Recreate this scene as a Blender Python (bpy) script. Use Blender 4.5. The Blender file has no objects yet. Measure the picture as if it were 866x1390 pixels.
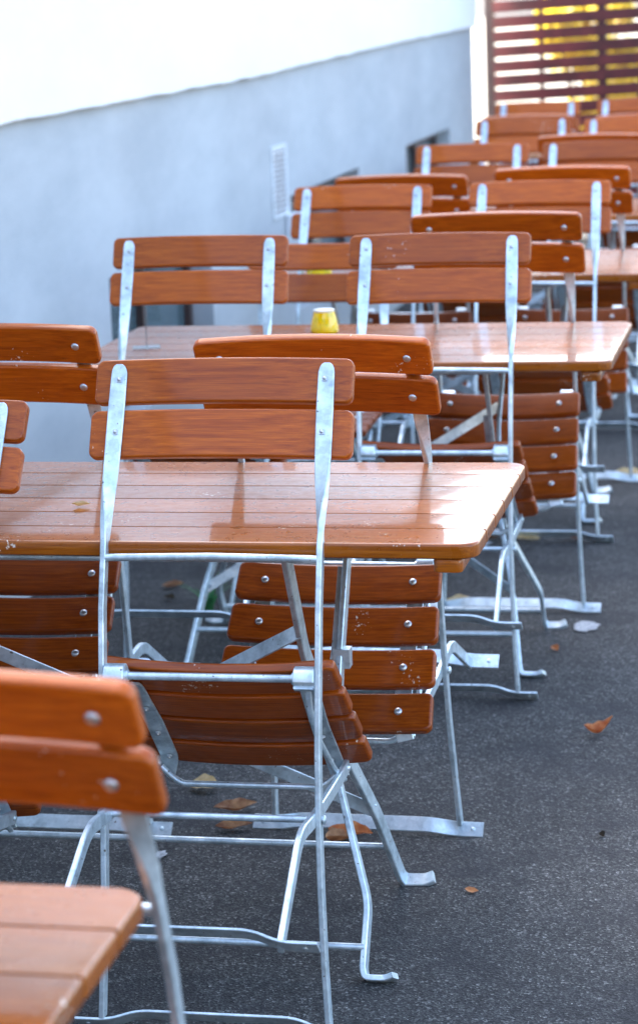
import bpy, bmesh, math, random
from mathutils import Vector, Matrix, noise
random.seed(7)
R = math.radians
C = bpy.context.scene.collection
scene = bpy.context.scene

# ------------------------------------------------------------------ materials
def new_mat(name):
    m = bpy.data.materials.new(name); m.use_nodes = True
    nt = m.node_tree; b = nt.nodes['Principled BSDF']
    return m, nt, b
def N(nt, kind, **kw):
    n = nt.nodes.new(kind)
    for k, v in kw.items():
        if k in n.inputs: n.inputs[k].default_value = v
        else: setattr(n, k, v)
    return n
def ramp(nt, fac, stops):
    r = nt.nodes.new('ShaderNodeValToRGB'); cr = r.color_ramp
    cr.elements[0].position = stops[0][0]; cr.elements[0].color = (*stops[0][1], 1)
    cr.elements[1].position = stops[-1][0]; cr.elements[1].color = (*stops[-1][1], 1)
    for p, c in stops[1:-1]:
        e = cr.elements.new(p); e.color = (*c, 1)
    nt.links.new(fac, r.inputs['Fac']); return r.outputs['Color']
def mixc(nt, fac, a, b, mode='MIX'):
    m = nt.nodes.new('ShaderNodeMix'); m.data_type = 'RGBA'; m.blend_type = mode
    for s, v in ((m.inputs['Factor'], fac), (m.inputs['A'], a), (m.inputs['B'], b)):
        if hasattr(v, 'is_output'): nt.links.new(v, s)
        elif isinstance(v, (int, float)): s.default_value = v
        else: s.default_value = (*v, 1)
    return m.outputs['Result']
def mapped(nt, scale, rot=(0, 0, 0), coord='Object', vary=True, tone=False):
    tc = nt.nodes.new('ShaderNodeTexCoord'); mp = nt.nodes.new('ShaderNodeMapping')
    mp.inputs['Scale'].default_value = scale; mp.inputs['Rotation'].default_value = rot
    src = tc.outputs[coord]
    if vary:
        oi = nt.nodes.new('ShaderNodeObjectInfo')
        ml = nt.nodes.new('ShaderNodeMath'); ml.operation = 'MULTIPLY'; ml.inputs[1].default_value = 37.0
        nt.links.new(oi.outputs['Random'], ml.inputs[0])
        va = nt.nodes.new('ShaderNodeVectorMath'); va.operation = 'ADD'
        nt.links.new(src, va.inputs[0]); nt.links.new(ml.outputs[0], va.inputs[1]); src = va.outputs[0]
    if tone:
        at = nt.nodes.new('ShaderNodeAttribute'); at.attribute_name = 'tone'
        ma = nt.nodes.new('ShaderNodeMath'); ma.operation = 'MULTIPLY'; ma.inputs[1].default_value = 23.0; nt.links.new(at.outputs['Fac'], ma.inputs[0])
        vb = nt.nodes.new('ShaderNodeVectorMath'); vb.operation = 'ADD'; nt.links.new(src, vb.inputs[0]); nt.links.new(ma.outputs[0], vb.inputs[1]); src = vb.outputs[0]
    nt.links.new(src, mp.inputs['Vector']); return mp.outputs['Vector']
def bump(nt, b, h, strength, dist=0.001):
    bp = nt.nodes.new('ShaderNodeBump'); bp.inputs['Strength'].default_value = strength; bp.inputs['Distance'].default_value = dist
    nt.links.new(h, bp.inputs['Height']); nt.links.new(bp.outputs['Normal'], b.inputs['Normal'])

def wood_material(name, dark, mid, light, coat, coat_rough, flecks, rough=.38):
    m, nt, b = new_mat(name); L = nt.links
    v = mapped(nt, (2.4, 75, 75), tone=True)
    n1 = N(nt, 'ShaderNodeTexNoise', Scale=2.6, Detail=5.0, Roughness=.6, Distortion=.6); L.new(v, n1.inputs['Vector'])
    w = N(nt, 'ShaderNodeTexWave', Scale=1.1, Distortion=9.0, Detail=3.0); w.bands_direction = 'Y'
    w.inputs['Detail Scale'].default_value = 1.3
    v2 = mapped(nt, (1.6, 42, 42), tone=True); L.new(v2, w.inputs['Vector'])
    fine = N(nt, 'ShaderNodeTexNoise', Scale=6.0, Detail=3.0); v3 = mapped(nt, (5, 120, 120)); L.new(v3, fine.inputs['Vector'])
    c = ramp(nt, n1.outputs['Fac'], [(.28, dark), (.52, mid), (.75, light)])
    c = mixc(nt, .15, c, ramp(nt, w.outputs['Fac'], [(.2, dark), (.8, light)]))
    c = mixc(nt, .5, c, ramp(nt, fine.outputs['Fac'], [(.3, (.62, .62, .62)), (.7, (1.12, 1.12, 1.12))]), 'MULTIPLY')
    # each piece a little different
    oi = nt.nodes.new('ShaderNodeObjectInfo'); hv = nt.nodes.new('ShaderNodeHueSaturation')
    mr = nt.nodes.new('ShaderNodeMapRange'); mr.inputs['To Min'].default_value = .74; mr.inputs['To Max'].default_value = 1.16
    at = nt.nodes.new('ShaderNodeAttribute'); at.attribute_name = 'tone'
    mm = nt.nodes.new('ShaderNodeMath'); mm.operation = 'MULTIPLY_ADD'; mm.inputs[1].default_value = 7.31; L.new(oi.outputs['Random'], mm.inputs[0]); L.new(at.outputs['Fac'], mm.inputs[2])
    fr = nt.nodes.new('ShaderNodeMath'); fr.operation = 'FRACT'; L.new(mm.outputs[0], fr.inputs[0])
    L.new(fr.outputs[0], mr.inputs['Value']); L.new(mr.outputs[0], hv.inputs['Value']); L.new(c, hv.inputs['Color'])
    c = hv.outputs['Color']
    # worn edges: the lacquer has rubbed off to paler wood
    geo = nt.nodes.new('ShaderNodeNewGeometry')
    big = N(nt, 'ShaderNodeTexNoise', Scale=45.0, Detail=4.0); L.new(mapped(nt, (1, 1, 1)), big.inputs['Vector'])
    # small chips and dried droplets
    vo = N(nt, 'ShaderNodeTexNoise', Scale=150.0, Detail=2.0, Roughness=.7); L.new(mapped(nt, (1, 1, 1)), vo.inputs['Vector'])
    gate = N(nt, 'ShaderNodeTexNoise', Scale=9.0, Detail=2.0); L.new(mapped(nt, (1, 1, 1)), gate.inputs['Vector'])
    mu = nt.nodes.new('ShaderNodeMath'); mu.operation = 'MULTIPLY'; L.new(vo.outputs['Fac'], mu.inputs[0]); L.new(gate.outputs['Fac'], mu.inputs[1])
    f = ramp(nt, mu.outputs[0], [(flecks, (0, 0, 0)), (flecks + .012, (1, 1, 1))])
    c = mixc(nt, f, c, (.62, .52, .42))
    L.new(c, b.inputs['Base Color'])
    r = ramp(nt, big.outputs['Fac'], [(.3, (rough - .06,) * 3), (.7, (rough + .1,) * 3)])
    L.new(r, b.inputs['Roughness'])
    b.inputs['Specular IOR Level'].default_value = .18; b.inputs['Coat Weight'].default_value = coat; b.inputs['Coat Roughness'].default_value = coat_rough
    bump(nt, b, fine.outputs['Fac'], .25, .0006)
    return m
M = {}
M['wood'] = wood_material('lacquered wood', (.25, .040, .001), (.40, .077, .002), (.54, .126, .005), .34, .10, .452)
M['seat_shade_wood'] = wood_material('seat shade wood', (.17, .025, .001), (.28, .051, .0012), (.40, .088, .003), .34, .10, .452)  # chair wood in a deeper tone, shade under the tables put into the colour
M['table_wood'] = wood_material('table wood', (.20, .042, .001), (.32, .079, .002), (.44, .128, .007), .58, .06, .43, .30)

def steel_material():
    m, nt, b = new_mat('galvanised steel'); L = nt.links
    v = mapped(nt, (1, 1, 1))
    vo = N(nt, 'ShaderNodeTexVoronoi', Scale=90.0); L.new(v, vo.inputs['Vector'])
    no = N(nt, 'ShaderNodeTexNoise', Scale=24.0, Detail=6.0, Roughness=.65); L.new(v, no.inputs['Vector'])
    c = ramp(nt, no.outputs['Fac'], [(.3, (.34, .41, .45)), (.5, (.56, .66, .71)), (.7, (.76, .85, .90))])
    sp = N(nt, 'ShaderNodeSeparateColor'); L.new(vo.outputs['Color'], sp.inputs[0])
    c = mixc(nt, .35, c, ramp(nt, sp.outputs[0], [(0, (.66, .68, .70)), (1, (1.1, 1.1, 1.1))]), 'MULTIPLY')
    st = N(nt, 'ShaderNodeTexNoise', Scale=130.0, Detail=2.0); L.new(v, st.inputs['Vector'])
    c = mixc(nt, ramp(nt, st.outputs['Fac'], [(.70, (0, 0, 0)), (.74, (1, 1, 1))]), c, (.16, .15, .14))
    L.new(c, b.inputs['Base Color'])
    b.inputs['Metallic'].default_value = .62
    L.new(ramp(nt, no.outputs['Fac'], [(.3, (.46,) * 3), (.7, (.30,) * 3)]), b.inputs['Roughness'])
    bump(nt, b, no.outputs['Fac'], .25, .001)
    return m
M['steel'] = steel_material()
def bolt_material():
    m, nt, b = new_mat('bolt steel')
    b.inputs['Base Color'].default_value = (.50, .52, .54, 1); b.inputs['Metallic'].default_value = .85; b.inputs['Roughness'].default_value = .32
    return m
M['bolt'] = bolt_material()

def asphalt_material():
    m, nt, b = new_mat('asphalt'); L = nt.links
    v = mapped(nt, (1, 1, 1), vary=False)
    vo = N(nt, 'ShaderNodeTexVoronoi', Scale=250.0); L.new(v, vo.inputs['Vector'])
    vf = N(nt, 'ShaderNodeTexVoronoi', Scale=420.0); L.new(v, vf.inputs['Vector'])
    sp = N(nt, 'ShaderNodeSeparateColor'); L.new(vo.outputs['Color'], sp.inputs[0])
    sf = N(nt, 'ShaderNodeSeparateColor'); L.new(vf.outputs['Color'], sf.inputs[0])
    patch = N(nt, 'ShaderNodeTexNoise', Scale=1.7, Detail=6.0, Roughness=.6); L.new(v, patch.inputs['Vector'])
    mid = N(nt, 'ShaderNodeTexNoise', Scale=14.0, Detail=6.0, Roughness=.7); L.new(v, mid.inputs['Vector'])
    c = ramp(nt, patch.outputs['Fac'], [(.3, (.032, .0318, .031)), (.7, (.058, .057, .055))])
    c = mixc(nt, .8, c, ramp(nt, mid.outputs['Fac'], [(.3, (.62, .62, .62)), (.7, (1.3, 1.3, 1.3))]), 'MULTIPLY')
    c = mixc(nt, .9, c, ramp(nt, sp.outputs[0], [(0, (.35, .35, .35)), (.6, (.9, .9, .9)), (.90, (1.7, 1.7, 1.65)), (.96, (2.6, 2.6, 2.5)), (1, (4.2, 4.2, 4.0))]), 'MULTIPLY')
    c = mixc(nt, .7, c, ramp(nt, sf.outputs[1], [(0, (.6, .6, .6)), (.8, (1.1, 1.1, 1.1)), (1, (2.2, 2.2, 2.2))]), 'MULTIPLY')
    grit = N(nt, 'ShaderNodeTexNoise', Scale=210.0, Detail=2.0); L.new(v, grit.inputs['Vector'])
    c = mixc(nt, ramp(nt, grit.outputs['Fac'], [(.715, (0, 0, 0)), (.74, (1, 1, 1))]), c, (.42, .42, .41))
    stain = N(nt, 'ShaderNodeTexNoise', Scale=5.0, Detail=7.0, Roughness=.72); L.new(v, stain.inputs['Vector'])
    c = mixc(nt, ramp(nt, stain.outputs['Fac'], [(.66, (0, 0, 0)), (.74, (.55, .55, .55))]), c, (.20, .20, .20))
    dirt = N(nt, 'ShaderNodeTexNoise', Scale=3.1, Detail=8.0, Roughness=.75); L.new(mapped(nt, (1, 1.6, 1), vary=False), dirt.inputs['Vector'])
    c = mixc(nt, ramp(nt, dirt.outputs['Fac'], [(.36, (.75, .75, .75)), (.50, (0, 0, 0))]), c, (.022, .022, .024))
    L.new(c, b.inputs['Base Color'])
    b.inputs['Roughness'].default_value = .85; b.inputs['Specular IOR Level'].default_value = .2
    ad = nt.nodes.new('ShaderNodeMath'); ad.operation = 'ADD'; L.new(vo.outputs['Distance'], ad.inputs[0]); L.new(mid.outputs['Fac'], ad.inputs[1])
    bump(nt, b, ad.outputs[0], .35, .003)
    return m
M['asphalt'] = asphalt_material()

def render_material(name, a, bcol, streaks):
    m, nt, b = new_mat(name); L = nt.links
    v = mapped(nt, (1, .32, 1), vary=False)
    big = N(nt, 'ShaderNodeTexNoise', Scale=5.0, Detail=9.0, Roughness=.68); L.new(v, big.inputs['Vector'])
    vs = mapped(nt, (1.6, .5, 1.4), vary=False)
    stn = N(nt, 'ShaderNodeTexNoise', Scale=2.2, Detail=6.0, Roughness=.6); L.new(vs, stn.inputs['Vector'])
    fn = N(nt, 'ShaderNodeTexNoise', Scale=160.0, Detail=4.0); L.new(v, fn.inputs['Vector'])
    c = ramp(nt, big.outputs['Fac'], [(.3, a), (.7, bcol)])
    c = mixc(nt, streaks, c, ramp(nt, stn.outputs['Fac'], [(.35, (.72, .74, .76)), (.6, (1.05, 1.05, 1.05))]), 'MULTIPLY')
    L.new(c, b.inputs['Base Color']); b.inputs['Roughness'].default_value = .85
    bump(nt, b, fn.outputs['Fac'], .4, .0015)
    return m
M['plinth'] = render_material('grey blue render', (.385, .41, .425), (.475, .50, .51), .35)
M['white'] = render_material('white render', (.80, .80, .80), (.84, .84, .835), .12)

def plain(name, col, rough=.5, metal=0, coat=0, noise_amt=.15, scale=20):
    m, nt, b = new_mat(name); L = nt.links
    n = N(nt, 'ShaderNodeTexNoise', Scale=float(scale), Detail=4.0); L.new(mapped(nt, (1, 1, 1)), n.inputs['Vector'])
    lo = tuple(c * (1 - noise_amt) for c in col); hi = tuple(min(1, c * (1 + noise_amt)) for c in col)
    L.new(ramp(nt, n.outputs['Fac'], [(.3, lo), (.7, hi)]), b.inputs['Base Color'])
    b.inputs['Roughness'].default_value = rough; b.inputs['Metallic'].default_value = metal; b.inputs['Coat Weight'].default_value = coat
    return m
M['fence'] = plain('dark red stained boards', (.085, .010, .011), .45, noise_amt=.45, scale=7)
M['fence_post'] = plain('dark brown post', (.035, .014, .014), .5)
M['frame'] = plain('brown window frame', (.06, .035, .03), .5)
M['grille'] = plain('white vent paint', (.60, .64, .66), .5)
M['box'] = plain('white enamel box', (.82, .84, .85), .4)
M['paving'] = plain('pale paving', (.22, .21, .17), .85, scale=3)
M['bark'] = plain('bark', (.10, .075, .05), .9)
def glass_pane():
    m, nt, b = new_mat('dusty window glass'); L = nt.links
    n = N(nt, 'ShaderNodeTexNoise', Scale=70.0, Detail=3.0, Roughness=.8); L.new(mapped(nt, (1, 1, 1)), n.inputs['Vector'])
    L.new(ramp(nt, n.outputs['Fac'], [(.35, (.035, .06, .07)), (.65, (.12, .19, .21))]), b.inputs['Base Color'])
    b.inputs['Roughness'].default_value = .22; b.inputs['Coat Weight'].default_value = .5
    return m
M['pane'] = glass_pane()
def leaf_mat(name, a, bb, trans=.0):
    m, nt, b = new_mat(name); L = nt.links
    n = N(nt, 'ShaderNodeTexNoise', Scale=55.0, Detail=5.0); L.new(mapped(nt, (1, 1, 1)), n.inputs['Vector'])
    c = ramp(nt, n.outputs['Fac'], [(.35, a), (.65, bb)]); L.new(c, b.inputs['Base Color'])
    b.inputs['Roughness'].default_value = .6
    if trans:
        t = nt.nodes.new('ShaderNodeBsdfTranslucent'); L.new(c, t.inputs['Color'])
        mx = nt.nodes.new('ShaderNodeMixShader'); mx.inputs[0].default_value = trans
        L.new(b.outputs[0], mx.inputs[1]); L.new(t.outputs[0], mx.inputs[2])
        L.new(mx.outputs[0], nt.nodes['Material Output'].inputs['Surface'])
    return m
M['leaf_tan'] = leaf_mat('tan leaf', (.60, .44, .22), (.80, .66, .40))
M['leaf_brown'] = leaf_mat('brown leaf', (.26, .11, .05), (.58, .34, .17))
M['leaf_orange'] = leaf_mat('orange leaf', (.50, .15, .04), (.72, .36, .14))
M['leaf_dark'] = leaf_mat('dark dry clod', (.03, .025, .02), (.09, .06, .03))
M['weed'] = leaf_mat('weed green', (.03, .16, .05), (.06, .26, .08), .2)
M['foliage_yellow'] = leaf_mat('yellow autumn foliage', (.62, .50, .02), (.80, .66, .05), .45)
M['foliage_dark'] = leaf_mat('dark green foliage', (.03, .05, .02), (.07, .09, .03), .2)
def jar_mat():
    m, nt, b = new_mat('yellow jar glass'); L = nt.links
    n = N(nt, 'ShaderNodeTexVoronoi', Scale=60.0); L.new(mapped(nt, (1, 1, 1)), n.inputs['Vector'])
    L.new(ramp(nt, n.outputs['Distance'], [(.1, (.90, .52, .0)), (.55, (.95, .66, .005)), (.95, (.60, .50, .01))]), b.inputs['Base Color'])
    b.inputs['Roughness'].default_value = .12; b.inputs['Coat Weight'].default_value = .6
    return m
M['jar'] = jar_mat()
M['cream'] = plain('cream wax', (.75, .72, .62), .5)
def acrylic():
    m, nt, b = new_mat('clear acrylic')
    b.inputs['Base Color'].default_value = (.92, .95, .96, 1); b.inputs['Roughness'].default_value = .08
    b.inputs['Transmission Weight'].default_value = .95; b.inputs['IOR'].default_value = 1.45
    return m
M['acrylic'] = acrylic()

# ------------------------------------------------------------------ object helpers
def finish(bm, name, mat, parent=None, smooth=True, angle=35, wn=False):
    bmesh.ops.recalc_face_normals(bm, faces=bm.faces)
    me = bpy.data.meshes.new(name); bm.to_mesh(me); bm.free()
    for mt in (mat if isinstance(mat, (list, tuple)) else [mat]): me.materials.append(mt)
    if smooth:
        for p in me.polygons: p.use_smooth = True
        me.set_sharp_from_angle(angle=R(angle))
    o = bpy.data.objects.new(name, me); C.objects.link(o)
    if parent: o.parent = parent
    if wn:
        md = o.modifiers.new('wn', 'WEIGHTED_NORMAL'); md.keep_sharp = True
    return o
def tag(o, label=None, cat=None, group=None, kind=None):
    if label: o['label'] = label
    if cat: o['category'] = cat
    if group: o['group'] = group
    if kind: o['kind'] = kind
    return o
def empty(name, loc, rot=(0, 0, 0)):
    o = bpy.data.objects.new(name, None); C.objects.link(o); o.location = loc; o.rotation_euler = rot
    o.empty_display_size = .1; return o
def copy_tree(o, parent=None):
    c = o.copy(); C.objects.link(c); c.parent = parent
    for ch in list(o.children): copy_tree(ch, c)
    return c
def fillet(pts, r, n=4):
    pts = [Vector(p) for p in pts]; out = [pts[0]]
    for a, b, c in zip(pts, pts[1:], pts[2:]):
        rr = min(r, (a - b).length * .45, (c - b).length * .45)
        p, q = b + (a - b).normalized() * rr, b + (c - b).normalized() * rr
        for i in range(n + 1):
            t = i / n; out.append(p * (1 - t) ** 2 + b * 2 * t * (1 - t) + q * t * t)
    out.append(pts[-1]); return out
def sweep(bm, pts, w=None, t=None, side=None, r=None, seg=10, bev=.0016):
    """sweep a flat bar (w x t, side = direction of w, or one per point) or a round rod (r) along pts"""
    pts = [Vector(p) for p in pts]; n = len(pts); rings = []; prev = None
    for i, p in enumerate(pts):
        if i == 0: tg = pts[1] - pts[0]
        elif i == n - 1: tg = pts[-1] - pts[-2]
        else: tg = (pts[i + 1] - p).normalized() + (p - pts[i - 1]).normalized()
        tg.normalize()
        s = side[i] if isinstance(side, list) else (side or Vector((.31, .2, .93)))
        s = Vector(s); s = (s - tg * s.dot(tg))
        if prev is not None and r is not None: s = prev - tg * prev.dot(tg)
        s.normalize(); prev = s; nn = tg.cross(s)
        if r is not None:
            rr = r[i] if isinstance(r, list) else r
            ring = [bm.verts.new(p + (s * math.cos(a) + nn * math.sin(a)) * rr) for a in [2 * math.pi * k / seg for k in range(seg)]]
        else:
            ww = (w[i] if isinstance(w, list) else w) / 2; tt = (t[i] if isinstance(t, list) else t) / 2; b = min(bev, ww * .45, tt * .45)
            co = [(ww, tt - b), (ww - b, tt), (-ww + b, tt), (-ww, tt - b), (-ww, -tt + b), (-ww + b, -tt), (ww - b, -tt), (ww, -tt + b)]
            ring = [bm.verts.new(p + s * x + nn * y) for x, y in co]
        rings.append(ring)
    for a, b in zip(rings, rings[1:]):
        k = len(a)
        for j in range(k): bm.faces.new((a[j], a[(j + 1) % k], b[(j + 1) % k], b[j]))
    bm.faces.new(rings[0]); bm.faces.new(rings[-1][::-1])
def board(bm, c, dx, dh, L, H, T, sag=0, rc=.012, bev=.004, x_taper=0, sag0=0, nx=22, wob=0):
    """a rounded board: centre c, length along dx, height along dh, thickness along dx x dh, bowed along its normal"""
    c, dx, dh = Vector(c), Vector(dx).normalized(), Vector(dh).normalized(); nr = dx.cross(dh)
    tl_ = bm.verts.layers.float.get('tone') or bm.verts.layers.float.new('tone'); tone = random.random(); seen = len(bm.verts)
    xs = []
    for i in range(7): xs.append(-L / 2 + rc * (1 - math.cos(math.pi / 2 * i / 6)))
    for i in range(1, nx): xs.append(-L / 2 + rc + (L - 2 * rc) * i / nx)
    xs += [-x for x in xs[6::-1]]
    layers = [(bev, 0), (bev * .3, bev * .3), (0, bev), (0, T - bev), (bev * .3, T - bev * .3), (bev, T)]
    grid = []
    for ins, z in layers:
        lo, hi = [], []
        for x in xs:
            e = max(0, abs(x) - (L / 2 - rc)); h = H / 2 - (rc - math.sqrt(max(0, rc * rc - e * e)))
            h = max(h, H / 2 - rc + .0002)
            sx = x * (1 - ins / (L / 2)); hh = h * (1 - ins / (H / 2)) if h > 0 else 0
            off = sag * ((2 * x / L) ** 2 - sag0)
            for sgn, lst in ((-1, lo), (1, hi)):
                tx = sx * (1 + x_taper * sgn * .5)
                lst.append(bm.verts.new(c + dx * tx + dh * (hh * sgn) + nr * (z - T / 2 + off)))
        grid.append((lo, hi))
    for (lo, hi), flip in ((grid[0], 1), (grid[-1], 0)):
        for i in range(len(xs) - 1):
            bm.faces.new((lo[i], lo[i + 1], hi[i + 1], hi[i]))
    for (l0, h0), (l1, h1) in zip(grid, grid[1:]):
        p0 = l0 + h0[::-1]; p1 = l1 + h1[::-1]; k = len(p0)
        for i in range(k): bm.faces.new((p0[i], p0[(i + 1) % k], p1[(i + 1) % k], p1[i]))
    for lo, hi in grid:
        for v in lo + hi: v[tl_] = tone
def box(bm, lo, hi, mi=0):
    x0, y0, z0 = lo; x1, y1, z1 = hi
    v = [bm.verts.new(p) for p in ((x0, y0, z0), (x1, y0, z0), (x1, y1, z0), (x0, y1, z0), (x0, y0, z1), (x1, y0, z1), (x1, y1, z1), (x0, y1, z1))]
    for f in ((0, 3, 2, 1), (4, 5, 6, 7), (0, 1, 5, 4), (1, 2, 6, 5), (2, 3, 7, 6), (3, 0, 4, 7)):
        fc = bm.faces.new([v[i] for i in f]); fc.material_index = mi
def dome(bm, c, axis, r, h, seg=12, rings=4, base=.0):
    axis = Vector(axis).normalized(); s = axis.orthogonal().normalized(); t = axis.cross(s); c = Vector(c); prev = None
    first = [bm.verts.new(c - axis * base + (s * math.cos(2 * math.pi * k / seg) + t * math.sin(2 * math.pi * k / seg)) * r) for k in range(seg)]
    bm.faces.new(first); prev = first
    for i in range(rings):
        a = math.pi / 2 * i / rings
        ring = [bm.verts.new(c + axis * (h * math.sin(a)) + (s * math.cos(2 * math.pi * k / seg) + t * math.sin(2 * math.pi * k / seg)) * r * math.cos(a)) for k in range(seg)]
        for k in range(seg): bm.faces.new((prev[k], prev[(k + 1) % seg], ring[(k + 1) % seg], ring[k]))
        prev = ring
    top = bm.verts.new(c + axis * h)
    for k in range(seg): bm.faces.new((prev[k], prev[(k + 1) % seg], top))
def prism(bm, c, axis, r, h, seg=6):
    axis = Vector(axis).normalized(); s = axis.orthogonal().normalized(); t = axis.cross(s); c = Vector(c)
    a = [bm.verts.new(c + (s * math.cos(2 * math.pi * k / seg) + t * math.sin(2 * math.pi * k / seg)) * r) for k in range(seg)]
    b = [bm.verts.new(v.co + axis * h) for v in a]
    bm.faces.new(a); bm.faces.new(b[::-1])
    for k in range(seg): bm.faces.new((a[k], a[(k + 1) % seg], b[(k + 1) % seg], b[k]))

# ------------------------------------------------------------------ folding chair
S2 = math.sqrt(.5)
def T2(x, u, w):                       # design frame of the chair tipped 45 degrees -> upright frame
    return Vector((x, S2 * (u - w), S2 * (u + w)))
X = Vector((1, 0, 0))
def make_chair():
    root = empty('folding_chair', (0, 0, 0))
    W = .41
    top, low = T2(0, .27, 1.0), T2(0, .197, .857)
    dh = (top - low).normalized(); nf = Vector((0, dh.z, -dh.y))      # forward normal of the back
    Hs = (.072, .077); gap = .0105; TH = .018
    bm = bmesh.new(); bolts = []
    c1 = top - dh * (Hs[0] / 2) + nf * (TH / 2 + .0042); c2 = top - dh * (Hs[0] + gap + Hs[1] / 2) + nf * (TH / 2 + .0042)
    # board() bows along dx x dh; use -X so the normal points forward
    for c, H, L in ((c1, Hs[0], W), (c2, Hs[1], W + .007)):
        board(bm, c, -X, dh, L, H, TH, sag=.013, rc=.013, bev=.0042, sag0=.63)
        for s in (-1, 1): bolts.append((c, s))
    back = finish(bm, 'backrest', M['wood'], root, wn=True, angle=60)
    for c, s in bolts:
        b = bmesh.new(); p = c + X * (.163 * s)
        dome(b, p + nf * (TH / 2), nf, .0075, .0042, base=.002)
        prism(b, p - nf * (TH / 2 + .0052), -nf, .0055, .0045, 4); dome(b, p - nf * (TH / 2 + .0092), -nf, .0034, .003, 8, 3)
        finish(b, 'bolt', M['bolt'], back)
    # uprights: flat at the back, twisted edge-on below it, run down to the front foot bar
    for s in (-1, 1):
        key = [(.165, .2655, .991), (.165, .2645, .9885), (.165, .2625, .984), (.1645, .260, .978), (.165, .233, .927), (.166, .197, .857), (.167, .180, .825), (.168, .165, .795), (.1685, .150, .765),
               (.169, .138, .735), (.169, .105, .64), (.1685, .085, .55), (.168, .062, .44), (.168, .045, .33), (.170, .030, .22), (.174, .014, .11), (.179, .003, .012)]
        pts = [T2(x * s, u, w) for x, u, w in key]
        tw = [0, 0, 0, 0, 0, 0, .22, .5, .8, 1] + [1] * 7
        ws = [.010, .017, .022, .025, .0265, .0255, .0235, .020, .020, .021] + [.021] * 7
        ts = [.006] * 6 + [.0075, .010, .0105, .009] + [.0085] * 7
        sides = []
        for i, a in enumerate(tw):
            tg = (pts[min(i + 1, len(pts) - 1)] - pts[max(i - 1, 0)]).normalized(); inpl = tg.cross(X)
            ang = a * math.pi / 2 * s
            sides.append(X * math.cos(ang) + inpl * math.sin(ang))
        b = bmesh.new(); sweep(b, pts, w=ws, t=ts, side=sides, bev=.0014)
        prism(b, T2((.164) * s, .045, .33), X * s, .0055, .012, 12); dome(b, T2(.1755 * s, .045, .33), X * s, .0075, .004)
        finish(b, 'upright', M['steel'], root)
    # upper crossbar, hinge rod, pivot rod
    def rod(name, pts, r=.0058):
        b = bmesh.new(); sweep(b, pts, r=r, seg=10); return finish(b, name, M['steel'], root, angle=50)
    rod('upper_crossbar', [T2(-.169, .126, .715), T2(-.15, .126, .716), T2(0, .124, .719), T2(.15, .126, .716), T2(.169, .126, .715)])
    rod('hinge_rod', [T2(-.168, .083, .54), T2(.168, .083, .54)], .0062)
    rod('pivot_rod', [T2(-.166, .045, .33), T2(.166, .045, .33)], .0055)
    # seat: four slats on two steel brackets
    ys = -.303; zs = .4735; D = .0725; G = .0122
    bm = bmesh.new(); sb = []
    for i in range(4):
        c = Vector((0, ys + D / 2 + i * (D + G), zs)); L = .372 + .006 * i
        board(bm, c, X, Vector((0, 1, 0)), L, D, .019, sag=.012, rc=.012, bev=.0045, sag0=.5, x_taper=.012)
        for s in (-1, 1): sb.append(Vector((.135 * s, c.y, zs)))
    seat = finish(bm, 'seat', M['seat_shade_wood'], root, wn=True, angle=60)
    for p in sb:
        b = bmesh.new(); up = Vector((0, 0, 1))
        dome(b, p + up * .0098, up, .0072, .0042, base=.002); prism(b, p - up * .0165, -up, .0048, .004, 6); dome(b, p - up * .02, -up, .003, .003, 8, 3)
        finish(b, 'bolt', M['bolt'], seat)
    for s in (-1, 1):
        b = bmesh.new()
        pts = fillet([T2(.148 * s, .086, .527), Vector((.146 * s, -.298, .4385)), Vector((.140 * s, -.262, .4605)), Vector((.135 * s, -.13, .4605)), Vector((.138 * s, .0, .4605)), Vector((.146 * s, .024, .444))], .02)
        n = len(pts); sweep(b, pts, w=[.030 + .0 * i for i in range(n)], t=.0045, side=X)
        br = finish(b, 'seat_bracket', M['steel'], root)
        b = bmesh.new(); cc = T2(.148 * s, .083, .54)
        # strap wrapped round the hinge rod
        ring = [cc + Vector((0, math.cos(a) * .0165, math.sin(a) * .0165)) for a in [R(-100 + 25 * k) for k in range(14)]]
        sweep(b, ring, w=.032, t=.005, side=X); prism(b, cc - X * .0165, X, .0145, .033, 16)
        prism(b, cc - X * (.0165 + .004) if s > 0 else cc + X * .0165, X, .009, .004, 12)
        finish(b, 'hinge_block', M['steel'], br)
        # bowed wire strut under the bracket
        b = bmesh.new()
        pts = fillet([T2(.150 * s, .088, .525), T2(.151 * s, .098, .475), T2(.152 * s, .14, .425), T2(.154 * s, .25, .335), T2(.155 * s, .315, .298)], .03)
        sweep(b, pts, r=.0048, seg=8); finish(b, 'strut', M['steel'], root, angle=50)
        # rear leg: front pin -> pivot -> bend -> rear foot bar
        b = bmesh.new()
        pts = fillet([T2(.158 * s, .322, .318), T2(.160 * s, .25, .322), T2(.160 * s, .045, .33), T2(.161 * s, -.062, .345), T2(.166 * s, -.243, .247)], .035, 6)
        tgs = [(pts[min(i + 1, len(pts) - 1)] - pts[max(i - 1, 0)]).normalized() for i in range(len(pts))]
        sweep(b, pts, w=.0225, t=.009, side=[t.cross(X) for t in tgs])
        dome(b, T2(.154 * s, .315, .318), -X * s, .006, .004); dome(b, T2(.162 * s, .315, .318), X * s, .006, .004)
        finish(b, 'rear_leg', M['steel'], root)
    rod('front_crossbar', fillet([T2(-.150, .315, .312), T2(-.132, .312, .296), T2(-.115, .308, .286), T2(.115, .308, .286), T2(.132, .312, .296), T2(.150, .315, .312)], .015), .0052)
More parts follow.
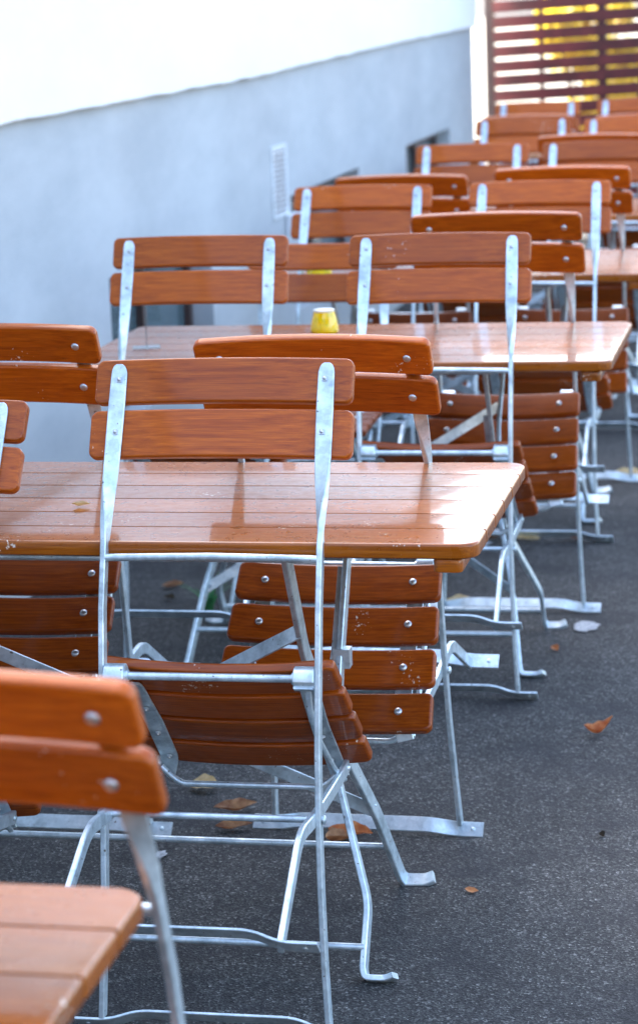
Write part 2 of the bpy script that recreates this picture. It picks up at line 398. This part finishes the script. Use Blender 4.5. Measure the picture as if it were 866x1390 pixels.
    # foot bars: flat strips, both ends lie on the ground, raised in between
    for nm, yy in (('front_foot_bar', .002), ('rear_foot_bar', -.352)):
        b = bmesh.new()
        pts = fillet([(-.222, yy, .0035), (-.168, yy, .0035), (-.125, yy, .020), (.125, yy, .020), (.168, yy, .0035), (.222, yy, .0035)], .03)
        sweep(b, pts, w=.030, t=.0045, side=Vector((0, 1, 0)))
        for s in (-1, 1): dome(b, (.203 * s, yy, .006), (0, 0, 1), .0045, .0022, 10, 3); dome(b, (.203 * s, yy, .001), (0, 0, -1), .0045, .0022, 10, 3)
        finish(b, nm, M['steel'], root)
    return root

# ------------------------------------------------------------------ folding table
TL, TD, TZ = 1.245, .63, .75
def make_table():
    root = empty('folding_table', (0, 0, 0))
    bm = bmesh.new(); tl_ = bm.verts.layers.float.new('tone'); n = 6; g = .0036; D = (TD - g * (n - 1)) / n; th = .024
    for i in range(n):
        y = -TD / 2 + D / 2 + i * (D + g)
        # planks: small end radius; the outer ones have big rounded outer corners
        L = TL
        hw = L / 2; r = .03; outer = -1 if i == 0 else (1 if i == n - 1 else 0)
        prof = []
        yl, yh = y - D / 2, y + D / 2
        def corner(cx, cy, sx, sy, rr):
            k = 7
            return [(cx + sx * rr * math.cos(a) - sx * rr, cy + sy * rr * math.sin(a) - sy * rr) for a in [math.pi / 2 * j / (k - 1) for j in range(k)]]
        r00 = r if outer == -1 else .003; r11 = r if outer == 1 else .003
        pts = corner(hw, yh, 1, 1, r11) + corner(-hw, yh, -1, 1, r11)[::-1] + corner(-hw, yl, -1, -1, r00) + corner(hw, yl, 1, -1, r00)[::-1]
        be = .0055
        layers = []
        cx, cy = 0, y
        for ins, z in ((.003, -th), (0, -th + .003), (0, -be), (.0012, -be * .35), (.0035, 0)):
            ring = []
            for (px, py) in pts:
                ix = ins if abs(px) > hw - .035 else 0
                # inset towards the plank middle
                dx = -math.copysign(ins, px) if abs(px) > hw - .04 else 0
                oy = (py - cy) / (D / 2); inn = ins if (outer == -1 and oy < -.2) or (outer == 1 and oy > .2) else ins * .25
                dy = -math.copysign(inn, py - cy)
                ring.append(bm.verts.new((px + dx, py + dy, TZ + z)))
            layers.append(ring)
        for a, b in zip(layers, layers[1:]):
            k = len(a)
            for j in range(k): bm.faces.new((a[j], a[(j + 1) % k], b[(j + 1) % k], b[j]))
        bm.faces.new(layers[0]); bm.faces.new(layers[-1][::-1])
        tone = random.random()
        for ring in layers:
            for v in ring: v[tl_] = tone
    finish(bm, 'tabletop', M['table_wood'], root, wn=True, angle=60)
    for s in (-1, 1):
        b = bmesh.new(); board(b, (s * (TL / 2 - .047), 0, TZ - th - .0125), (0, 1, 0), (1, 0, 0), TD - .02, .045, .022, rc=.01, bev=.003)
        finish(b, 'batten', M['table_wood'], root)
    # two trestles that cross like an X in side view
    fa, fb = [], []
    for s in (-1, 1):
        b = bmesh.new()
        pts = fillet([(s * .318, -.262, .718), (s * .312, -.130, .526), (s * .330, .02, .335), (s * .372, .125, .165), (s * .395, .215, .018), (s * .400, .224, .007), (s * .410, .225, .0058), (s * .436, .226, .0062), (s * .452, .227, .0135)], .022, 5)
        sweep(b, pts, w=.026, t=.010, side=Vector((.12 * s, .83, .55)))
        finish(b, 'leg', M['steel'], root)
        b = bmesh.new()
        pts = fillet([(s * .330, .218, .718), (s * .330, .066, .46), (s * .335, -.03, .295), (s * .405, -.145, .108), (s * .405, -.205, .018), (s * .409, -.212, .007), (s * .418, -.214, .0058), (s * .443, -.214, .0062), (s * .458, -.215, .0135)], .022, 5)
        sweep(b, pts, w=.022, t=.010, side=Vector((.1 * s, .83, -.55)))
        finish(b, 'leg', M['steel'], root)
        # folding stay with a clip on the second trestle
        b = bmesh.new(); sweep(b, [(s * .322, .15, .60), (s * .321, .075, .475), (s * .318, .02, .41)], w=.015, t=.004, side=Vector((1, .2, 0)))
        box(b, (s * .333 - .014, .058, .445), (s * .333 + .014, .084, .478)); finish(b, 'stay', M['steel'], root)
    def rod(name, a, c, r=.006):
        b = bmesh.new(); sweep(b, [a, c], r=r); return finish(b, name, M['steel'], root, angle=50)
    rod('lower_crossbar', (-.385, .172, .088), (.385, .172, .088)); rod('lower_crossbar', (-.405, -.192, .05), (.405, -.192, .05))
    rod('top_crossbar', (-.345, -.262, .712), (.345, -.262, .712)); rod('top_crossbar', (-.345, .222, .712), (.345, .222, .712))
    for s in (-1, 1):
        b = bmesh.new(); y0, y1 = .108 + .006 * s, -.158 + .006 * s
        sweep(b, [(s * .368, y0, .175), (-s * .312, y1, .57)], w=.024, t=.0045, side=Vector((.5, -.0, .87)))
        dome(b, (s * .36, y0 + .004, .18), (0, -1, 0), .006, .009); finish(b, 'brace', M['steel'], root)
    return root

# ------------------------------------------------------------------ place tables and chairs
table0 = make_table(); chair0 = make_chair()
tables = [  # x centre, y centre, turned, label
    (-.612 - TL / 2, 1.735, 0, 'nearest brown slatted folding table, only its far corner showing at the bottom left edge'),
    (-.500 - TL / 2, 3.785, 0, 'large brown slatted folding table in the foreground, a dry leaf scrap on it'),
    (-.450 - TL / 2, 5.555, 1, 'glossy slatted folding table carrying the yellow jar and clear menu stand'),
    (-.47 - TL / 2, 7.165, 0, 'slatted folding table just behind the jar table, with the taller yellow jar'),
    (-.46 - TL / 2, 8.925, 1, 'far slatted folding table, third behind the large foreground one'),
    (-.45 - TL / 2, 10.52, 0, 'far slatted folding table, second closest to the red slat fence'),
    (-.47 - TL / 2, 12.08, 0, 'farthest slatted folding table, closest to the red slat fence'),
]
for i, (x, y, turn, lab) in enumerate(tables):
    t = table0 if i == 0 else copy_tree(table0)
    t.location = (x, y, 0); t.rotation_euler = (0, 0, math.pi if turn else 0)
    tag(t, lab, 'table', 'folding tables set out in a row along the wall')
GN = 'folding chairs tipped forward against the tables'
chairs = [  # side, x, y of front feet, tip, yaw, label
    ('N', -.906, 3.342, 44, .3, 'wood and steel folding chair in sharp focus, tipped from behind onto the large foreground table'),
    ('N', -1.438, 3.172, 54.5, 0, 'folding chair at the left edge, its back low over the foreground table, nearest the lens'),
    ('F', -.776, 2.218, 47, 0, 'blurred folding chair closest to the lens, facing us at the bottom left'),
    ('F', -.839, 4.276, 47.5, -1, 'folding chair facing us across the large foreground table, its seat scuffed white at one corner'),
    ('F', -1.430, 4.218, 43, 0, 'folding chair facing us at the left edge, behind the foreground table'),
    ('N', -1.390, 5.165, 40, .6, 'folding chair tipped on the wall side of the jar table, left of the yellow jar'),
    ('N', -.837, 5.143, 41, .4, 'folding chair tipped on the aisle side of the jar table, right of the yellow jar'),
    ('F', -.765, 5.930, 39, 0, 'folding chair facing us across the jar table, its back right of the jar'),
    ('S', -1.311, 5.850, 0, 0, 'folding chair standing upright on all feet right behind the yellow jar'),
    ('N', -.799, 6.701, 45.5, 0, 'folding chair seen from behind, aisle side of the second table after the foreground one'),
    ('N', -1.320, 6.703, 46, 0, 'folding chair seen from behind beside the white vent, at the table with the taller jar'),
    ('F', -.770, 7.570, 42.5, 0, 'folding chair facing us on the aisle side of the table with the taller jar'),
    ('F', -1.262, 7.607, 45.5, 0, 'folding chair facing us just right of the middle basement window'),
    ('N', -1.242, 8.455, 46, 0, 'folding chair seen from behind in front of the farthest basement window'),
    ('N', -.781, 8.439, 46, 0, 'folding chair seen from behind at the right edge, three tables behind the foreground one'),
    ('F', -.841, 9.394, 45.5, 0, 'folding chair facing us at the right edge, three tables behind the foreground one'),
    ('N', -1.245, 10.041, 46, 0, 'distant folding chair seen from behind right beside the bright end of the wall'),
    ('N', -.784, 10.031, 47.5, 0, 'distant folding chair from behind at the right edge, second table before the fence'),
    ('F', -1.272, 11.009, 47, 0, 'distant folding chair facing us by the wall end, second table before the fence'),
    ('F', -.770, 11.039, 48.5, 0, 'distant folding chair facing us at the right edge, second table before the fence'),
    ('N', -1.360, 11.560, 47, 0, 'farthest folding chair on the wall side, its top slat under the left fence boards'),
    ('N', -.867, 11.600, 46.5, 0, 'farthest folding chair on the aisle side, its top slat under the right fence boards'),
]
for i, (sd, x, y, tip, yaw, lab) in enumerate(chairs):
    c = chair0 if i == 0 else copy_tree(chair0)
    zr = R(yaw) + (0 if sd == 'N' else math.pi)
    lift = .009 * math.sin(R(tip)) + .0005        # the foot bar pivots on its front edge
    c.location = (x, y, .0105 if tip else .0005); c.rotation_euler = (-R(tip), 0, zr)
    tag(c, lab, 'chair', GN if sd != 'S' else 'folding chairs along the wall')

# ------------------------------------------------------------------ things on the tables
def lathe(bm, prof, seg=28, mi=0):
    prev = None
    for r, z in prof:
        ring = [bm.verts.new((r * math.cos(2 * math.pi * k / seg), r * math.sin(2 * math.pi * k / seg), z)) for k in range(seg)]
        if prev:
            for k in range(seg): bm.faces.new((prev[k], prev[(k + 1) % seg], ring[(k + 1) % seg], ring[k])).material_index = mi
        else: bm.faces.new(ring)
        prev = ring
    bm.faces.new(prev[::-1])
def make_jar():
    root = empty('jar', (0, 0, 0)); b = bmesh.new()
    lathe(b, [(.030, 0), (.034, .003), (.0345, .010), (.032, .028), (.027, .046), (.0255, .053), (.0235, .053), (.0235, .047)])
    finish(b, 'jar_body', M['jar'], root, angle=50)
    b = bmesh.new(); lathe(b, [(.0225, .0475), (.0258, .0535), (.026, .0575), (.022, .0585)]); finish(b, 'rim', M['cream'], root, angle=50)
    return root
j0 = make_jar(); j0.location = (-1.184, 5.712, TZ + .0005); tag(j0, 'small tapered yellow glass jar with a pale rim, in full view on the glossy table', 'jar', 'yellow jars on the tables')
j1 = copy_tree(j0); j1.location = (-1.44, 6.90, TZ + .0005); j1.scale = (1.1, 1.1, 1.5); tag(j1, 'taller yellow jar mostly hidden behind the slats of the upright chair', 'jar')
ms = empty('menu_stand', (-1.572, 5.49, TZ + .0005), (0, 0, R(106)))
b = bmesh.new(); box(b, (-.03, -.033, 0), (.03, .033, .003)); bmesh.ops.bevel(b, geom=b.edges[:], offset=.0008, segments=1, affect='EDGES'); finish(b, 'base', M['acrylic'], ms)
b = bmesh.new(); box(b, (-.045, -.003, .0032), (.045, .001, .135)); bmesh.ops.bevel(b, geom=b.edges[:], offset=.0008, segments=1, affect='EDGES'); finish(b, 'upright_panel', M['acrylic'], ms)
tag(ms, 'clear acrylic menu stand at the wall end of the glossy jar table', 'menu stand')

# ------------------------------------------------------------------ fallen leaves and small litter
def leaf_mesh(L, W, curl, fold, seed):
    rnd = random.Random(seed); bm = bmesh.new(); n, m = 14, 6; rows = []
    for i in range(n + 1):
        t = i / n; hw = W / 2 * (math.sin(math.pi * min(1, t * 1.02)) ** .8) * (1 + .07 * math.sin(t * 17 + seed)) + .0006
        row = []
        for j in range(m + 1):
            s = j / m * 2 - 1
            x = (t - .5) * L; y = s * hw + .1 * L * math.sin(t * 2.6 + seed)
            z = fold * abs(s) ** 1.3 * hw * 1.6 + curl * ((2 * t - 1) ** 2) * L * .45 + .05 * L * noise.noise(Vector((t * 3 + seed, s * 1.5, seed)))
            row.append(bm.verts.new((x, y, z)))
        rows.append(row)
    for a, c in zip(rows, rows[1:]):
        for j in range(m): bm.faces.new((a[j], a[j + 1], c[j + 1], c[j]))
    zm = min(v.co.z for v in bm.verts)
    for v in bm.verts: v.co.z += .0015 - zm
    bmesh.ops.solidify(bm, geom=bm.faces[:], thickness=.0007)
    return bm
LG = 'fallen leaves on the asphalt'
for i, (x, y, L, W, cu, fo, rz, mat, lab, z) in enumerate([
    (-1.208, 4.471, .066, .05, .12, .3, 70, 'leaf_tan', 'pale tan fallen leaf lying alone under the focused chair', 0),
    (-1.118, 4.36, .085, .035, .2, .5, 100, 'leaf_brown', 'curled brown leaf below the pale tan one, upper of a pair', 0),
    (-1.095, 4.255, .070, .032, .15, .4, 75, 'leaf_brown', 'flat brown leaf below the pale tan one, lower of a pair', 0),
    (-.862, 4.222, .088, .034, .25, .6, 62, 'leaf_orange', 'long curled orange brown leaf on the asphalt under the foot bar of the facing chair', 0),
    (-.880, 4.195, .060, .028, .5, .9, 125, 'leaf_brown', 'rolled dark brown leaf standing up over the long orange one', 0),
    (-.599, 3.979, .024, .014, .2, .3, 80, 'leaf_orange', 'tiny orange leaf scrap near the bottom of the open asphalt', 0),
    (-.457, 4.909, .066, .026, 1.0, .8, 95, 'leaf_orange', 'bright orange V shaped leaf alone on the open asphalt at right', 0),
    (-.908, 5.975, .080, .034, .2, .4, 85, 'leaf_tan', 'tan leaf beside the table foot behind the foreground table', 0),
    (-.835, 5.955, .045, .026, .4, .7, 20, 'leaf_brown', 'crumpled brown leaf at the right of the tan leaf by the table foot', 0),
    (-.93, 6.74, .10, .045, .3, .5, 80, 'leaf_brown', 'large blurred brown leaf under the second row of chairs', 0),
    (-.82, 6.71, .07, .035, .2, .4, 60, 'leaf_tan', 'pale blurred leaf right of the large brown one under the second row', 0),
    (-.69, 6.735, .06, .03, .2, .4, 90, 'leaf_orange', 'orange leaf at the end of the second row foot bar', 0),
    (-.60, 7.62, .10, .05, .3, .5, 85, 'leaf_tan', 'pale leaf at the right photo edge under the third row', 0),
    (-1.715, 6.125, .06, .03, .2, .4, 70, 'leaf_brown', 'small brown leaf seen under the foreground table towards the wall', 0),
    (-1.69, 5.99, .04, .02, .2, .4, 40, 'leaf_dark', 'small dark leaf seen under the foreground table towards the wall', 0),
    (-.62, 5.56, .03, .02, .2, .4, 30, 'leaf_orange', 'tiny orange leaf on the asphalt by the right foot of the jar table', 0),
    (-.395, 4.282, .016, .012, .5, .8, 30, 'leaf_dark', 'small dark clod of dry leaf on the open asphalt at right', 0),
]):
    bm = leaf_mesh(L, W, cu, fo, i * 1.7 + 1)
    o = finish(bm, 'fallen_leaf', M[mat]); o.location = (x, y, z + .0005); o.rotation_euler = (R(14), R((i * 37) % 17 - 8), R(rz - 75)); o.location.z += W * .11; tag(o, lab, 'leaf', LG)
o = finish(leaf_mesh(.030, .012, .2, .5, 4.4), 'leaf_scrap', M['leaf_tan']); o.location = (-1.19, 3.717, TZ + .0005); tag(o, 'scrap of dry pale leaf lying on the large foreground table', 'leaf')
# weed
root = empty('weed_tuft', (-1.55, 5.87, 0)); bm = bmesh.new(); rnd = random.Random(3)
for k in range(26):
    a = rnd.uniform(0, 6.28); l = rnd.uniform(.05, .12); w = rnd.uniform(.004, .007); d = Vector((math.cos(a), math.sin(a), 0)); sd = Vector((-d.y, d.x, 0)); prev = None
    for i in range(6):
        t = i / 5; p = d * (l * .7 * t * t) + Vector((0, 0, l * (t - .25 * t * t))) + d * .008; ww = w * (1 - t) + .0004
        cur = (bm.verts.new(p - sd * ww), bm.verts.new(p + sd * ww))
        if prev: bm.faces.new((prev[0], prev[1], cur[1], cur[0]))
        prev = cur
finish(bm, 'blades', M['weed'], root); tag(root, 'small green weed tuft on the asphalt beneath the jar table, by its wall side legs', 'weed')

# ------------------------------------------------------------------ building with grey plinth
WX, Y0, Y1 = -2.08, -6.0, 14.75
bld = empty('building', (WX, 4, 0))
def part(bm, name, mat, parent, **k):
    for v in bm.verts: v.co -= Vector((WX, 4, 0))
    return finish(bm, name, mat, parent, **k)
line = [(Y0, 1.262), (6.0, 1.262), (8.75, 1.262), (10.4, 1.284), (12.1, 1.304), (Y1, 1.320)]
def ztop(y):
    for (a, za), (c, zc) in zip(line, line[1:]):
        if a <= y <= c: return za + (zc - za) * (y - a) / (c - a)
wins = [(6.90, 8.14, .30, .752), (9.46, 10.94, .30, .770), (12.25, 13.74, .30, .778)]
bm = bmesh.new()
def quad(pts): return bm.faces.new([bm.verts.new(p) for p in pts])
DEP = .11
cuts = sorted({Y0, Y1} | {p[0] for p in line} | {w[0] for w in wins} | {w[1] for w in wins})
ys = []
for a, c in zip(cuts, cuts[1:]):
    n = max(1, int((c - a) / .6)); ys += [a + (c - a) * i / n for i in range(n)]
ys.append(Y1)
for a, c in zip(ys, ys[1:]):
    w = next((w for w in wins if w[0] - 1e-6 <= a and c <= w[1] + 1e-6), None)
    if not w: quad([(WX, a, -.05), (WX, c, -.05), (WX, c, ztop(c) + .05), (WX, a, ztop(a) + .05)])
    else:
        quad([(WX, a, -.05), (WX, c, -.05), (WX, c, w[2]), (WX, a, w[2])]); quad([(WX, a, w[3]), (WX, c, w[3]), (WX, c, ztop(c) + .05), (WX, a, ztop(a) + .05)])
        quad([(WX, a, w[3]), (WX, c, w[3]), (WX - DEP, c, w[3]), (WX - DEP, a, w[3])]); quad([(WX, a, w[2]), (WX, c, w[2]), (WX - DEP, c, w[2]), (WX - DEP, a, w[2])])
for a, c, z0, z1 in wins:
    for yy in (a, c): quad([(WX, yy, z0), (WX, yy, z1), (WX - DEP, yy, z1), (WX - DEP, yy, z0)])
quad([(WX, Y1, -.05), (WX - 4, Y1, -.05), (WX - 4, Y1, 1.37), (WX, Y1, 1.37)])
quad([(WX, Y0, -.05), (WX - 4, Y0, -.05), (WX - 4, Y0, 1.32), (WX, Y0, 1.32)])
bmesh.ops.remove_doubles(bm, verts=bm.verts, dist=.0005)
part(bm, 'plinth_wall', M['plinth'], bld, smooth=False)
# upper white wall stands 3 cm proud, its lower lip follows the line (a little rough)
bm = bmesh.new(); rnd = random.Random(5); prev = None; OX = WX + .03; H = 2.7
n = 420
for i in range(n + 1):
    y = Y0 + (Y1 - Y0) * i / n; z = ztop(y) + .005 * noise.noise(Vector((y * 4, 0, 0))) + .0025 * noise.noise(Vector((y * 23, 3, 0)))
    cur = [bm.verts.new(p) for p in ((WX - .002, y, z), (OX - .004, y, z), (OX, y, z + .006), (OX, y, H))]
    if prev:
        for k in range(3): bm.faces.new((prev[k], prev[k + 1], cur[k + 1], cur[k]))
    prev = cur
for yy in (Y0, Y1):
    z = ztop(yy)
    f = bm.faces.new([bm.verts.new(p) for p in ((OX, yy + (.0), z + .01), (WX - 4, yy, z + .01), (WX - 4, yy, H), (OX, yy, H))])
part(bm, 'upper_wall', M['white'], bld, smooth=False)
bm = bmesh.new(); box(bm, (WX - 4.2, Y0 - .2, H), (WX + .08, Y1 + .05, H + .12)); part(bm, 'roof', M['frame'], bld, smooth=False)
bm = bmesh.new(); box(bm, (WX - 4, Y0 + .01, 0), (WX - 3.9, Y1 - .01, H)); part(bm, 'rear_wall', M['white'], bld, smooth=False)
for a, c, z0, z1 in wins:
    xx = WX - DEP + .006
    bm = bmesh.new()
    for lo, hi in (((xx, a + .002, z0 + .002), (xx + .03, a + .045, z1 - .002)), ((xx, c - .045, z0 + .002), (xx + .03, c - .002, z1 - .002)), ((xx, a + .045, z0 + .002), (xx + .03, c - .045, z0 + .045)), ((xx, a + .045, z1 - .045), (xx + .03, c - .045, z1 - .002)), ((xx + .001, (a + c) / 2 - .02, z0 + .045), (xx + .031, (a + c) / 2 + .02, z1 - .045))):
        box(bm, lo, hi)
    fr = part(bm, 'window', M['frame'], bld, smooth=False)
    bm = bmesh.new(); box(bm, (xx - .004, a + .04, z0 + .04), (xx + .008, c - .04, z1 - .04)); part(bm, 'pane', M['pane'], fr, smooth=False)
# vent with louvres
bm = bmesh.new(); a, c, z0, z1 = 9.13, 9.40, .705, .985
for lo, hi in (((WX, a, z0), (WX + .006, a + .03, z1)), ((WX, c - .03, z0), (WX + .006, c, z1)), ((WX, a + .03, z0), (WX + .006, c - .03, z0 + .02)), ((WX, a + .03, z1 - .02), (WX + .006, c - .03, z1))): box(bm, lo, hi)
box(bm, (WX + .001, a + .03, z0 + .02), (WX + .002, c - .03, z1 - .02), 1)
for k in range(12):
    z = z0 + .03 + k * .0195
    f = [bm.verts.new(p) for p in ((WX + .003, a + .03, z + .008), (WX + .003, c - .03, z + .008), (WX + .006, c - .03, z), (WX + .006, a + .03, z))]; bm.faces.new(f)
part(bm, 'louvre_vent', [M['grille'], M['frame']], bld, smooth=False)
tag(bld, 'building with blown white upper wall over a blue grey rendered plinth with low basement windows', 'building')
bm = bmesh.new(); box(bm, (0, -.09, -.06), (.05, .09, .06)); bmesh.ops.bevel(bm, geom=bm.edges[:], offset=.006, segments=2, affect='EDGES')
jb = finish(bm, 'junction_box', M['box']); jb.location = (WX + .001, 9.44, .645); tag(jb, 'small white box fixed to the grey wall under the louvre vent', 'box')

# unseen building added behind the camera to cut the fill light
def fill_blocker(loc, size, mat, lab, wrows):
    root = empty('fill_blocker', loc); sx, sy, sz = size
    bm = bmesh.new(); box(bm, (-sx / 2, -sy / 2, 0), (sx / 2, sy / 2, sz)); finish(bm, 'wall', mat, root, smooth=False)
    bm = bmesh.new(); box(bm, (-sx / 2 - .3, -sy / 2 - .3, sz + .002), (sx / 2 + .3, sy / 2 + .3, sz + .3)); finish(bm, 'roof', M['frame'], root, smooth=False)
    for (x, y, z, rz) in wrows:
        bm = bmesh.new(); box(bm, (-.5, -.03, -.7), (.5, .03, .7)); f = finish(bm, 'window', M['box'], root, smooth=False); f.location = (x, y, z); f.rotation_euler = (0, 0, rz)
        bm = bmesh.new(); box(bm, (-.44, -.04, -.64), (.44, .04, .64)); finish(bm, 'pane', M['pane'], f, smooth=False)
    tag(root, lab, 'fill_blocker')
M['blocker_render'] = render_material('brown render', (.16, .13, .105), (.22, .18, .15), .4)
fill_blocker((3.5, -9, 0), (14, 6, 4.2), M['blocker_render'], 'unseen brown block with windows behind the photographer, added to cut fill light', [(x, 3.0, z, 0) for x in (-5, -2, 1, 4) for z in (1.8,)])

# ------------------------------------------------------------------ slat fence
FY = 15.2; fen = empty('slat_fence', (-2.06, FY, 0), (0, 0, R(-4)))
bm = bmesh.new(); pitch = .0905; sh = .0735; FL = 3.4
tl = .035
z = .12; k = 0
while z < 2.05:
    xa = .05
    while xa < FL:
        xb = min(FL, xa + [1.6, 1.1, .9][k % 3]); zz = z + .002 * math.sin(k * 2.3)
        v = []
        for x, yy, dz in ((xa, -.011, 0), (xb - .002, -.011, 0), (xb - .002, .011, 0), (xa, .011, 0)): v.append((x, yy, zz + x * tl))
        lo = [bm.verts.new(p) for p in v]; hi = [bm.verts.new((p[0], p[1], p[2] + sh)) for p in v]
        bm.faces.new(lo); bm.faces.new(hi[::-1])
        for j in range(4): bm.faces.new((lo[j], lo[(j + 1) % 4], hi[(j + 1) % 4], hi[j]))
        xa = xb
    z += pitch; k += 1
finish(bm, 'slat_panel', M['fence'], fen, smooth=False)
for x, w in ((0.0, .05), (.335, .022), (.70, .05), (1.05, .022), (1.45, .05), (2.2, .05), (2.95, .05)):
    bm = bmesh.new(); box(bm, (x - .0, .012, 0) if w < .04 else (x, -.015 if x == 0 else .012, 0), (x + w, .06, 2.12)); finish(bm, 'post', M['fence_post'], fen, smooth=False)
tag(fen, 'tall dark red horizontal slat fence closing the far end, daylight in its gaps', 'fence')

# ------------------------------------------------------------------ beyond the fence
def bush(name, mat, loc, size, n, leafs, seed, lab, cat):
    rnd = random.Random(seed); root = empty(name, loc); bm = bmesh.new()
    cl = [(Vector((rnd.uniform(-1, 1) * size[0] * .42, rnd.uniform(-1, 1) * size[1] * .42, size[2] * rnd.uniform(.22, .82))), rnd.uniform(.16, .34) * min(size)) for _ in range(16)]
    for _ in range(n):
        c, r = rnd.choice(cl); d = Vector((rnd.gauss(0, 1), rnd.gauss(0, 1), rnd.gauss(0, .8))).normalized() * r * rnd.uniform(.5, 1.1)
        p = c + d; p.z = max(.04, p.z); a = Vector((rnd.gauss(0, 1), rnd.gauss(0, 1), rnd.gauss(0, 1))).normalized(); b2 = a.orthogonal().normalized(); s = leafs * rnd.uniform(.6, 1.3)
        bm.faces.new([bm.verts.new(p + q) for q in (a * s, b2 * s * .5, -a * s, -b2 * s * .5)])
    finish(bm, 'foliage', mat, root, smooth=False)
    bm = bmesh.new()
    for c, r in cl[:8]: sweep(bm, [(c.x * .15, c.y * .15, 0), (c.x * .6, c.y * .6, c.z * .55), tuple(c)], r=[.018, .012, .005], seg=6)
    finish(bm, 'stems', M['bark'], root)
    tag(root, lab, cat); return root
bush('yellow_shrub', M['foliage_yellow'], (-1.52, 16.7, 0), (.62, .7, 1.75), 5200, .035, 1, 'bright yellow autumn shrub glowing through the middle gaps of the fence', 'shrub')
bush('dark_shrub', M['foliage_dark'], (-.62, 16.9, 0), (1.15, .8, 1.75), 9000, .04, 2, 'dark green shrub behind the right part of the fence', 'shrub')
# ground
bm = bmesh.new(); bm.faces.new([bm.verts.new(p) for p in ((-400, -400, 0), (400, -400, 0), (400, 400, 0), (-400, 400, 0))])
g = finish(bm, 'ground', M['asphalt'], smooth=False); tag(g, kind='structure'); ground = g
M['paint_mark'] = plain('worn white paint', (.30, .31, .32), .8, noise_amt=.6, scale=120)
for k, (x, y, a_, b_) in enumerate(((-.567, 5.779, .030, .05), (-.976, 6.662, .05, .06), (-.407, 7.35, .05, .07), (-1.20, 4.10, .012, .02))):
    bm = bmesh.new(); bm.faces.new([bm.verts.new((x + a_ * math.cos(t) * (1 + .5 * noise.noise(Vector((t * 2, k, 0)))), y + b_ * math.sin(t) * (1 + .5 * noise.noise(Vector((t * 2, k, 5)))), .004)) for t in [2 * math.pi * q / 22 for q in range(22)]])
    finish(bm, 'paint_mark', M['paint_mark'], ground, smooth=False)
bm = bmesh.new(); bm.faces.new([bm.verts.new(p) for p in ((-60, 15.9, .004), (60, 15.9, .004), (60, 120, .004), (-60, 120, .004))])
g = finish(bm, 'paved_yard', M['paving'], smooth=False); tag(g, kind='structure')

# ------------------------------------------------------------------ light
EL, AZ = 40, 50      # sun elevation; azimuth to the left of +Y
wd = bpy.data.worlds.new('World'); scene.world = wd; wd.use_nodes = True
nt = wd.node_tree; bg = nt.nodes['Background']; sky = nt.nodes.new('ShaderNodeTexSky'); sky.sky_type = 'NISHITA'; sky.sun_disc = False
sky.sun_elevation = R(EL); sky.sun_rotation = R(-AZ); sky.air_density = 1.0; sky.dust_density = 3.2; sky.ozone_density = .5
nt.links.new(sky.outputs[0], bg.inputs['Color']); bg.inputs['Strength'].default_value = .15
sl = bpy.data.lights.new('sun', 'SUN'); sl.energy = 4.0; sl.angle = R(.5); sl.color = (1, .95, .88)
so = bpy.data.objects.new('sun', sl); C.objects.link(so)
to_sun = Vector((-math.sin(R(AZ)) * math.cos(R(EL)), math.cos(R(AZ)) * math.cos(R(EL)), math.sin(R(EL))))
so.rotation_euler = to_sun.to_track_quat('Z', 'Y').to_euler(); so.location = (-6, 4, 9)

# ------------------------------------------------------------------ camera
cam = bpy.data.cameras.new('camera'); co = bpy.data.objects.new('camera', cam); C.objects.link(co); scene.camera = co
pitch_, yaw_, roll_, hc = .2124, .2097, .0390, 1.5631
fw = Vector((-math.sin(yaw_) * math.cos(pitch_), math.cos(yaw_) * math.cos(pitch_), -math.sin(pitch_)))
rt = fw.cross(Vector((0, 0, 1))).normalized(); up = rt.cross(fw)
r2 = rt * math.cos(roll_) - up * math.sin(roll_); u2 = rt * math.sin(roll_) + up * math.cos(roll_)
co.matrix_world = Matrix(((r2.x, u2.x, -fw.x, 0), (r2.y, u2.y, -fw.y, 0), (r2.z, u2.z, -fw.z, hc), (0, 0, 0, 1)))
cam.sensor_fit = 'HORIZONTAL'; cam.sensor_width = 24; cam.lens = 24 * 3276.6 / 866
cam.clip_start = .05; cam.clip_end = 1500
cam.dof.use_dof = True; cam.dof.focus_distance = 3.85; cam.dof.aperture_fstop = 6.3
scene.render.resolution_x, scene.render.resolution_y = 637, 1024
vs = scene.view_settings; vs.view_transform = 'Standard'; vs.look = 'None'; vs.exposure = 3.0; vs.gamma = 1; vs.use_curve_mapping = False
scene.cycles.use_denoising = True
scene.cycles.max_bounces = 8
